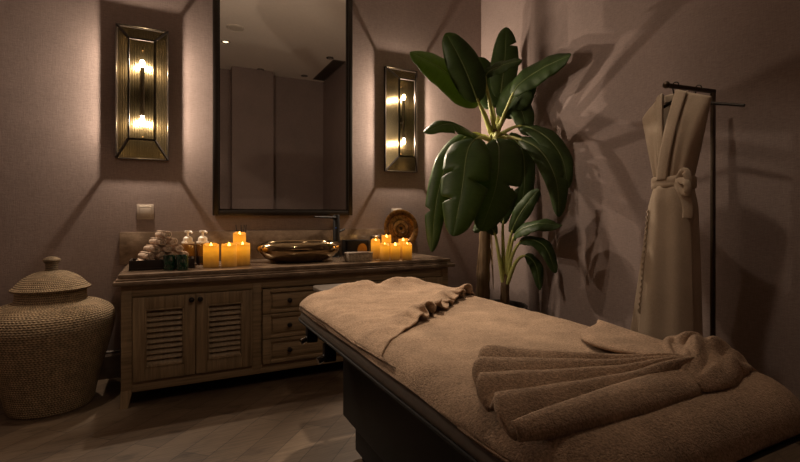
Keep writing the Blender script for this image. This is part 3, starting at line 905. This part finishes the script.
for i in range(nr+1):
    tv = i/nr
    hw = .176*(1-tv)**.9+.084*(1-(1-tv)**.9); cyo = .004+.006*tv
    if tv < .12: hw *= .985+.015*(tv/.12)
    dp = .030+.055*math.sin(PI*min(1, tv*.62+.02))**.8
    row = []
    def P(y, back):
        yn = y/hw
        z = ztop(y)*(1-tv)+zw*tv
        x = front_x(yn, dp)
        pl = .0055*math.sin(yn*15+2.2*tv*yn)*(.25+.75*tv)*math.sqrt(max(0, 1-yn*yn))
        return Vector((-x+pl*.5 if back else x+pl, y+cyo, z))
    o_ = yo(tv)+.0005
    for k in range(n_front+1): row.append(P(-o_-(hw-o_)*math.sin(PI/2*k/n_front), False))
    for k in range(1, n_back): row.append(P(-hw*math.cos(PI*k/n_back), True))
    for k in range(n_front+1): row.append(P(hw-(hw-o_)*(1-math.cos(PI/2*k/n_front)) if k < n_front else o_, False))
    rs.append(row)
m.rings(rs, False)
new_mesh('bodice', m, M['robe'], t, solid=.005, offset=-1, angle=180)
# collar bands: the right band passes over the left
def collar(sgn, over):
    m = MB()
    def f(u, v):
        tv = -.0+v*.98
        hw = .176*(1-tv)**.9+.084*(1-(1-tv)**.9)
        dp = .030+.055*math.sin(PI*min(1, tv*.62+.02))**.8
        yi = .034*(1-tv/.52)
        if sgn < 0: yi = max(yi, -.045*min(1, max(0, (tv-.52)/.48)))
        w = .034 if sgn > 0 else .052
        y = sgn*(yi+w*u) if True else 0
        yn = max(-.97, min(.97, y/hw))
        x = front_x(yn, dp)-.0055-over*.7-.002*math.sin(PI*u)
        z = ztop(y)*(1-tv)+zw*tv+.010*(1-tv)**6*(1-u)
        return Vector((x, y+.004+.006*tv, z))
    m.grid(f, 6, 40); return m
for sg, ov in ((1, .0), (-1, .006)): new_mesh('collar_band', collar(sg, ov), M['robe'], t, solid=.006, offset=0, angle=180)
m = MB()
def nape(u, v):
    a = (u*2-1); y = .060*a
    x = .032*math.sqrt(max(0, 1-a*a*.92))
    return Vector((x-.004, y+.004, 1.668+.040*v+.006*(1-a*a)))
m.grid(nape, 14, 4)
new_mesh('collar_nape', m, M['robe'], t, solid=.006, offset=0, angle=180)
# skirt
m = MB(); rs = []
nz_ = 44; seg = 96
for i in range(nz_+1):
    tv = i/nz_
    z = zw-.845*tv
    hw = .086+.018*min(1, tv/.14)+.076*tv**1.05; cyo = .010+.050*tv**1.3; dp = .074+.010*min(1, tv/.1)+.030*tv
    row = []
    for j in range(seg):
        a = 2*PI*j/seg
        r = 1+.045*math.sin(7*a+1.0)*min(1, .3+tv)+.025*math.sin(13*a+2*tv)*(1-.5*tv)
        row.append(Vector((-dp*r*math.cos(a), hw*(1+.3*(r-1))*math.sin(a)+cyo, z)))
    rs.append(row)
m.rings(rs, True)
new_mesh('skirt', m, M['robe'], t, solid=.005, offset=-1, angle=180)
# front overlap whose edge swings out to the left
def overlap(u, v):
    tv = .02+.97*v
    hw = .086+.018*min(1, tv/.14)+.076*tv**1.05; cyo = .010+.050*tv**1.3; dp = .074+.010*min(1, tv/.1)+.030*tv
    e = .42+.10*tv-.55*max(0, tv-.45)*0
    a0 = -1.25; a1 = .35+.25*(1-tv)
    a = a0+(a1-a0)*u
    r = 1.10+.045*math.sin(7*a+1.0)*min(1, .3+tv)+.03*math.sin(9*a+tv*3)
    return Vector((-dp*r*math.cos(a)-.004, hw*1.02*math.sin(a)+cyo, zw-.845*tv))
new_mesh('front_panel', MB().grid(overlap, 40, 40), M['robe'], t, solid=.005, offset=0, angle=180)
def edge_trim():
    pts = []
    for k in range(60):
        tv = .16+.62*k/59; v = (tv-.02)/.97
        p = overlap(1.0, v); pts.append(p+Vector((-.004, .006+.005*math.sin(k*1.9), .0)))
    return MB().tube(pts, [.0045+.0025*math.sin(k*1.9) for k in range(60)], 6)
new_mesh('braided_edge', edge_trim(), M['robe'], t, angle=180)
rs = []
for z, g in ((-.030, .98), (-.024, 1.05), (-.008, 1.06), (-.002, 1.04), (.004, 1.06), (.022, 1.05), (.028, .98)):
    rs.append([Vector((-.086*g*math.cos(2*PI*j/48), .092*g*math.sin(2*PI*j/48)+.010, zw+z)) for j in range(48)])
bl = new_mesh('belt', MB().rings(rs, True), M['robe'], t, solid=.006, offset=0, angle=180)
kx, ky = -.060, -.066
m = MB().ball((kx-.010, ky, zw+.004), .023, 16, (.7, .9, 1.1))
new_mesh('belt_knot', m, M['robe'], bl)
def strap(P, w, name):
    m = MB()
    P = [Vector(p) for p in P]
    def f(u, v):
        p = cr_(P, v); q = (cr_(P, min(1, v+.03))-cr_(P, max(0, v-.03))).normalized()
        n = Vector((-.75, -.65, 0)); s = q.cross(n)
        s = s.normalized() if s.length > .05 else Vector((0, 0, 1))
        return p+s*(w*(u-.5))+n*.004*math.sin(PI*u)
    new_mesh(name, m.grid(f, 6, 36), M['robe'], bl, solid=.006, offset=0, angle=180)
strap([(kx-.02, ky, zw+.01), (kx-.025, ky-.030, zw+.045), (kx-.02, ky-.044, zw+.015), (kx-.015, ky-.040, zw-.05), (kx-.01, ky-.036, zw-.085)], .034, 'belt_tail')
strap([(kx-.015, ky, zw-.01), (kx-.02, ky-.020, zw-.05), (kx-.015, ky-.036, zw-.10), (kx-.012, ky-.040, zw-.14), (kx-.012, ky-.038, zw-.175)], .046, 'belt_tail')
strap([(kx-.025, ky+.01, zw), (kx-.030, ky-.034, zw-.002), (kx-.026, ky-.048, zw-.030), (kx-.026, ky-.040, zw-.060), (kx-.026, ky-.014, zw-.035), (kx-.024, ky, zw)], .030, 'belt_loop')

# ------------------------------------------------------------------ banana plants
BIG = [
    ([(2.354, 3.02, 1.767), (2.258, 3.0, 1.933), (2.127, 2.98, 2.042), (1.862, 3.0, 2.222), (1.606, 3.04, 2.324)], 0.15, (-0.58, -0.6, 0.52), 0.38, []) ,
    ([(2.344, 3.02, 1.766), (2.228, 2.96, 1.898), (2.107, 2.9, 2.021), (1.959, 2.86, 2.234), (1.835, 2.9, 2.458)], 0.125, (-0.7, -0.7, 0.1), 0.44, []) ,
    ([(2.395, 3.02, 1.786), (2.45, 3.05, 1.962), (2.471, 3.05, 2.131), (2.505, 3.04, 2.418), (2.499, 3.02, 2.668)], 0.115, (-0.6, -0.78, 0.1), 0.44, [(0.72, 1)]) ,
    ([(2.384, 3.02, 1.785), (2.247, 2.92, 2.01), (2.172, 2.86, 2.173), (2.228, 2.75, 2.226), (2.317, 2.62, 2.245)], 0.062, (-0.5, -0.7, 0.45), 0.46, []) ,
    ([(2.415, 3.02, 1.788), (2.449, 2.96, 1.96), (2.453, 2.82, 2.121), (2.522, 2.62, 2.216), (2.577, 2.4, 2.254)], 0.105, (-0.72, -0.6, 0.36), 0.4, []) ,
    ([(2.4, 3.04, 1.79), (2.453, 3.12, 1.977), (2.457, 3.18, 2.135), (2.424, 3.22, 2.305), (2.354, 3.24, 2.456)], 0.145, (-0.5, -0.8, 0.15), 0.3, [(0.7, 1)]) ,
    ([(2.395, 3.02, 1.77), (2.441, 3.0, 1.902), (2.482, 2.95, 2.011), (2.51, 2.85, 2.12), (2.533, 2.75, 2.223)], 0.145, (-0.7, -0.6, 0.35), 0.25, []) ,
    ([(2.323, 3.02, 1.715), (2.163, 2.95, 1.725), (2.014, 2.9, 1.751), (1.827, 2.86, 1.773), (1.613, 2.84, 1.693)], 0.115, (-0.45, -0.55, 0.7), 0.25, [(0.6, -1)]) ,
    ([(2.318, 3.0, 1.712), (2.099, 2.85, 1.689), (1.928, 2.75, 1.574), (1.828, 2.68, 1.279), (1.766, 2.7, 0.957)], 0.182, (-0.75, -0.62, 0.25), 0.3, [(0.55, -1), (0.7, 1), (0.45, 1)]) ,
    ([(2.359, 3.0, 1.715), (2.227, 2.82, 1.694), (2.169, 2.7, 1.583), (2.078, 2.62, 1.31), (1.961, 2.64, 0.991)], 0.18, (-0.55, -0.8, 0.25), 0.3, [(0.5, 1), (0.66, 1), (0.6, -1)]) ,
    ([(2.389, 3.0, 1.734), (2.405, 2.8, 1.705), (2.425, 2.55, 1.58), (2.452, 2.42, 1.352), (2.46, 2.4, 1.089)], 0.085, (-0.75, -0.5, 0.35), 0.3, [(0.62, -1)]) ,
    ([(2.389, 3.0, 1.75), (2.456, 2.8, 1.803), (2.474, 2.55, 1.687), (2.509, 2.42, 1.512), (2.505, 2.36, 1.294)], 0.075, (-0.6, -0.3, 0.65), 0.25, []) ,
    ([(2.349, 3.04, 1.72), (2.193, 3.1, 1.766), (2.006, 3.14, 1.548), (1.893, 3.14, 1.184), (1.844, 3.12, 0.812)], 0.1, (-0.6, -0.75, 0.2), 0.25, [(0.7, 1)]) ,
    ([(2.39, 3.04, 1.723), (2.554, 3.1, 1.795), (2.635, 2.98, 1.649), (2.585, 2.9, 1.308), (2.481, 2.9, 1.015)], 0.085, (-0.6, -0.75, 0.2), 0.3, [(0.6, 1)]) ,
    ([(2.349, 3.04, 1.72), (2.328, 3.12, 1.764), (2.276, 3.16, 1.649), (2.249, 3.18, 1.356), (2.27, 3.18, 1.079)], 0.1, (-0.6, -0.75, 0.2), 0.3, []) ,
    ([(2.403, 3.03, 1.772), (2.503, 3.0, 1.958), (2.532, 2.96, 2.018), (2.529, 2.86, 1.932), (2.519, 2.78, 1.726)], 0.1, (-0.6, -0.5, 0.6), 0.3, []) ,
]
SMALL = [
    ([(2.389, 2.9, 0.569), (2.403, 2.88, 0.826), (2.413, 2.82, 1.018), (2.445, 2.72, 1.181), (2.482, 2.62, 1.299)], 0.065, (-0.7, -0.6, 0.3), 0.42, []) ,
    ([(2.399, 2.9, 0.569), (2.406, 2.86, 0.811), (2.391, 2.76, 0.965), (2.434, 2.58, 1.037), (2.509, 2.42, 1.025)], 0.075, (-0.5, -0.4, 0.75), 0.4, []) ,
    ([(2.41, 2.9, 0.568), (2.41, 2.84, 0.781), (2.425, 2.72, 0.912), (2.474, 2.56, 0.874), (2.492, 2.46, 0.685)], 0.06, (-0.5, -0.4, 0.75), 0.42, []) ,
    ([(2.369, 2.9, 0.571), (2.335, 2.92, 0.825), (2.311, 2.94, 0.968), (2.228, 2.96, 1.048), (2.146, 2.98, 0.97)], 0.06, (-0.6, -0.6, 0.5), 0.45, []) ,
    ([(2.379, 2.9, 0.57), (2.386, 2.92, 0.856), (2.402, 2.94, 1.031), (2.451, 2.95, 1.185), (2.494, 2.94, 1.324)], 0.055, (-0.6, -0.75, 0.2), 0.5, []) ,
    ([(2.393, 2.88, 0.556), (2.433, 2.82, 0.734), (2.481, 2.76, 0.784), (2.527, 2.7, 0.71), (2.53, 2.66, 0.53)], 0.05, (-0.5, -0.4, 0.75), 0.45, []) ,
]
def leaf_mesh(P, hw, nh, t0, splits, seed):
    rnd = random.Random(seed); P = [Vector(p) for p in P]
    n = 64; m = MB(); bm = m.bm
    uvl = bm.loops.layers.uv.new('UVMap')
    nh = Vector(nh).normalized()
    S = [-1, -.86, -.66, -.44, -.22, -.06, 0, .06, .22, .44, .66, .86, 1]
    ph = rnd.uniform(0, 6); rows = []
    for i in range(n+1):
        b = i/n; tt = t0+(1-t0)*b
        p = cr_(P, tt); tg = (cr_(P, min(1, tt+.02))-cr_(P, max(0, tt-.02))).normalized()
        sd = tg.cross(nh)
        if sd.length < .05: sd = tg.cross(Vector((0, 0, 1)))
        sd.normalize(); nn = sd.cross(tg).normalized()
        w = hw*(math.sin(PI*min(1, (b*.93+.035)**.82))**.62)
        if b > .9: w *= math.sqrt(max(.0, 1-((b-.9)/.1)**2))*.92+.08
        row = []
        for s in S:
            ws = w
            for sb, side in splits:
                if s*side > 0:
                    k = abs(b-sb)/.030
                    if k < 1 : ws *= .30+.70*k**.7 if abs(s) > .3 else 1
            a = abs(s)
            h = .30*a*ws*(1-.85*a)-.20*a*a*ws*(1+.6*b)
            h += .008*a*a*math.sin(b*15+ph+(2 if s > 0 else 0))+.002*a*math.sin(b*37+ph)
            back = .18*a*ws
            row.append((bm.verts.new(p+sd*(s*ws)+nn*h+tg*back), (s*.5+.5, b)))
        rows.append(row)
    for i in range(n):
        for j in range(len(S)-1):
            q = (rows[i][j], rows[i+1][j], rows[i+1][j+1], rows[i][j+1])
            f = bm.faces.new([x[0] for x in q])
            for lp, x in zip(f.loops, q): lp[uvl].uv = x[1]
    return m
def leaf(root, spec, seed, mat):
    P, hw, nh, t0, sp = spec
    lf = new_mesh('leaf', leaf_mesh(P, hw, nh, t0, sp, seed), mat, root, solid=.0022, offset=0, world=True, angle=180)
    Pv = [Vector(p) for p in P]
    k = 26
    st = [cr_(Pv, t0*1.08*i/k) for i in range(k+1)]
    new_mesh('leaf_stalk', MB().tube(st, [.019-.010*(i/k) for i in range(k+1)], 10), M['stalk'], lf, world=True)
    n = Vector(nh).normalized()
    md = [cr_(Pv, t0+(.97-t0)*i/k)+n*.001 for i in range(k+1)]
    new_mesh('midrib', MB().tube(md, [.0065*(1-.85*i/k) for i in range(k+1)], 8), M['midrib'], lf, world=True)
pl = thing('planter', 'charcoal planter in the corner behind the massage table, holding both banana plants', 'planter', (2.35, 2.97, 0))
new_mesh('pot', MB().lathe([(.20, 0), (.215, .01), (.25, .36), (.252, .38), (.235, .38), (.228, .33), (.02, .33)], (0, 0, 0), 48), M['planter'], pl)
new_mesh('soil', MB().lathe([(.225, .325), (.225, .345), (.12, .358), (.01, .362)], (0, 0, 0), 36), M['soil'], pl)
big = thing('banana_plant', 'tall banana plant with broad drooping leaves in the corner', 'plant', (2.29, 3.02, .345))
tr = [(2.265, 3.03, .345), (2.275, 3.03, .60), (2.295, 3.03, .95), (2.325, 3.025, 1.35), (2.355, 3.02, 1.70), (2.375, 3.02, 1.80)]
rads = [.062, .052, .046, .042, .040, .030]
def vtube(P, R, k=40):
    Pv = [Vector(p) for p in P]; pts = [cr_(Pv, i/k) for i in range(k+1)]
    rr = []
    for i in range(k+1):
        f = i/k*(len(R)-1); j = min(int(f), len(R)-2); rr.append((R[j]*(1-f+j)+R[j+1]*(f-j))*(1+.05*math.sin(i*1.7)))
    return MB().tube(pts, rr, 16)
new_mesh('trunk', vtube(tr, rads), M['trunk'], big, world=True)
for k in range(7):
    a = k*2.4; r = .045
    P = [(2.30+r*math.cos(a)*.6, 3.03+r*math.sin(a)*.6, .85+.1*k), (2.305+r*1.25*math.cos(a), 3.03+r*1.25*math.sin(a), .72+.1*k), (2.30+r*1.7*math.cos(a), 3.03+r*1.7*math.sin(a), .50+.1*k)]
    new_mesh('dry_sheath', MB().tube([cr_([Vector(p) for p in P], i/12) for i in range(13)], [.022*(1-.8*i/12) for i in range(13)], 8, flat=.35), M['dry'], big, world=True)
for k in range(9):
    a = k*2.1; c = Vector((2.335, 2.95, 1.725))
    P = [c, c+Vector((.03*math.cos(a), .03*math.sin(a), .035)), c+Vector((.062*math.cos(a), .062*math.sin(a), .015-.03*(k % 3)))]
    new_mesh('sprout', MB().tube([cr_(P, i/10) for i in range(11)], [.017*(1-.7*i/10) for i in range(11)], 8), M['stalk'], big, world=True)
for i, s in enumerate(BIG): leaf(big, s, i+1, M['leaf'])
small = thing('banana_plant', 'small banana plant with pale upright stalks beside the tall plant', 'plant', (2.39, 2.90, .345))
new_mesh('trunk', vtube([(2.385, 2.90, .345), (2.387, 2.90, .45), (2.39, 2.90, .58), (2.392, 2.90, .64)], [.040, .036, .032, .018], 16), M['trunk'], small, world=True)
for i, s in enumerate(SMALL): leaf(small, s, i+41, M['leaf'])

# ------------------------------------------------------------------ ceiling fittings
def make_downlight(loc, label, lit):
    t = thing('downlight', label, 'ceiling light', loc, 0, 'recessed ceiling downlights')
    new_mesh('trim_ring', MB().lathe([(.062, .0), (.062, -.006), (.048, -.010), (.043, -.004), (.043, 0)], (0, 0, 0), 28, cap0=False, cap1=False), M['black'], t)
    new_mesh('lens', MB().lathe([(.043, -.001), (.043, -.003), (.02, -.004), (.004, -.004)], (0, 0, 0), 24), M['lens'] if lit else M['lensoff'], t)
    return t
def spot(x, y, aim, power, ang, label, blend=.6, col=(1, .70, .45), rad=.06):
    t = make_downlight((x, y, ZC), label, True)
    d = lamp('downlight_beam', (0, 0, -.03), power, col, rad, t, ang, blend)
    v = Vector(aim)-Vector((x, y, ZC-.03)); d.rotation_euler = v.to_track_quat('-Z', 'Y').to_euler()
    return t
spot(.756, -.15, (.45, 3.0, .45), 60, 46, 'downlight at the left of the mirror reflection, its lens catching light', col=(1, .76, .54))
D = make_downlight((2.40, -.13, ZC), 'downlight reflected high at the right of the mirror, beside the grille', False)
dup(D, (1.466, -1.29, ZC), 'downlight reflected at the left in the far row, above the pier')
dup(D, (2.276, -1.30, ZC), 'downlight reflected in the far row, near the low end of the grille')
spot(1.05, 2.55, (.93, 1.75, .7), 330, 36, 'lit downlight above the head end of the massage table', 1.0, col=(1, .79, .58))
spot(-.55, 2.6, (-.68, 3.1, .6), 95, 20, 'lit downlight above the woven basket', col=(1, .78, .56))
spot(1.15, 1.75, (2.15, 1.38, 1.4), 62, 34, 'added unseen downlight above the middle of the massage table, brightening the robe', col=(1, .80, .60))  # added beam to brighten the robe, fixture kept out of the mirror's view
spot(1.45, 2.05, (.90, .90, .74), 75, 26, 'added unseen downlight above the right edge of the massage table, lighting its foot end', 1.0, col=(1, .79, .58), rad=.1)  # extra light from behind, put in to pick out the fan towel's ridges
t = thing('ceiling_speaker', 'round flat white disc on the ceiling, reflected at the upper left of the mirror', 'ceiling speaker', (.824, .47, ZC))
new_mesh('housing', MB().lathe([(.118, 0), (.118, -.010), (.104, -.016), (.100, -.010), (.02, -.010)], (0, 0, 0), 48), M['whitep'], t)
new_mesh('grille_disc', MB().lathe([(.098, -.009), (.094, -.014), (.02, -.016)], (0, 0, 0), 40), M['whitep'], t)
t = thing('air_grille', 'long slotted air grille on the ceiling along the right wall', 'vent', (2.59, -.80, ZC))
m = MB()
for a in (-1, 1): m.box((a*.105, 0, -.006), (.02, 1.24, .012)); m.box((0, a*.61, -.006), (.19, .02, .012))
new_mesh('grille_frame', m, M['trim'], t, smooth=False)
new_mesh('backing', MB().box((0, 0, -.0015), (.19, 1.20, .003)), M['slot'], t, smooth=False)
m = MB()
for k in range(5): m.box((-.072+.036*k, 0, -.007), (.010, 1.20, .009), rot=Matrix.Rotation(.4, 3, 'Y'))
new_mesh('slats', m, M['trim'], t, smooth=False)

# ------------------------------------------------------------------ world and colour
w = bpy.data.worlds.new('world'); sc.world = w; w.use_nodes = True
w.node_tree.nodes['Background'].inputs[0].default_value = (.02, .016, .012, 1)
w.node_tree.nodes['Background'].inputs[1].default_value = .2
sc.view_settings.view_transform = 'Standard'; sc.view_settings.look = 'None'
sc.view_settings.gamma = 1.0; sc.view_settings.use_curve_mapping = False
sc.view_settings.exposure = 0.0
try:
    sc.cycles.use_denoising = True
    sc.cycles.denoiser = 'OPENIMAGEDENOISE'
    sc.cycles.max_bounces = 8; sc.cycles.transparent_max_bounces = 12
    sc.cycles.sample_clamp_indirect = 4.0; sc.cycles.caustics_reflective = False; sc.cycles.caustics_refractive = False
except Exception: pass
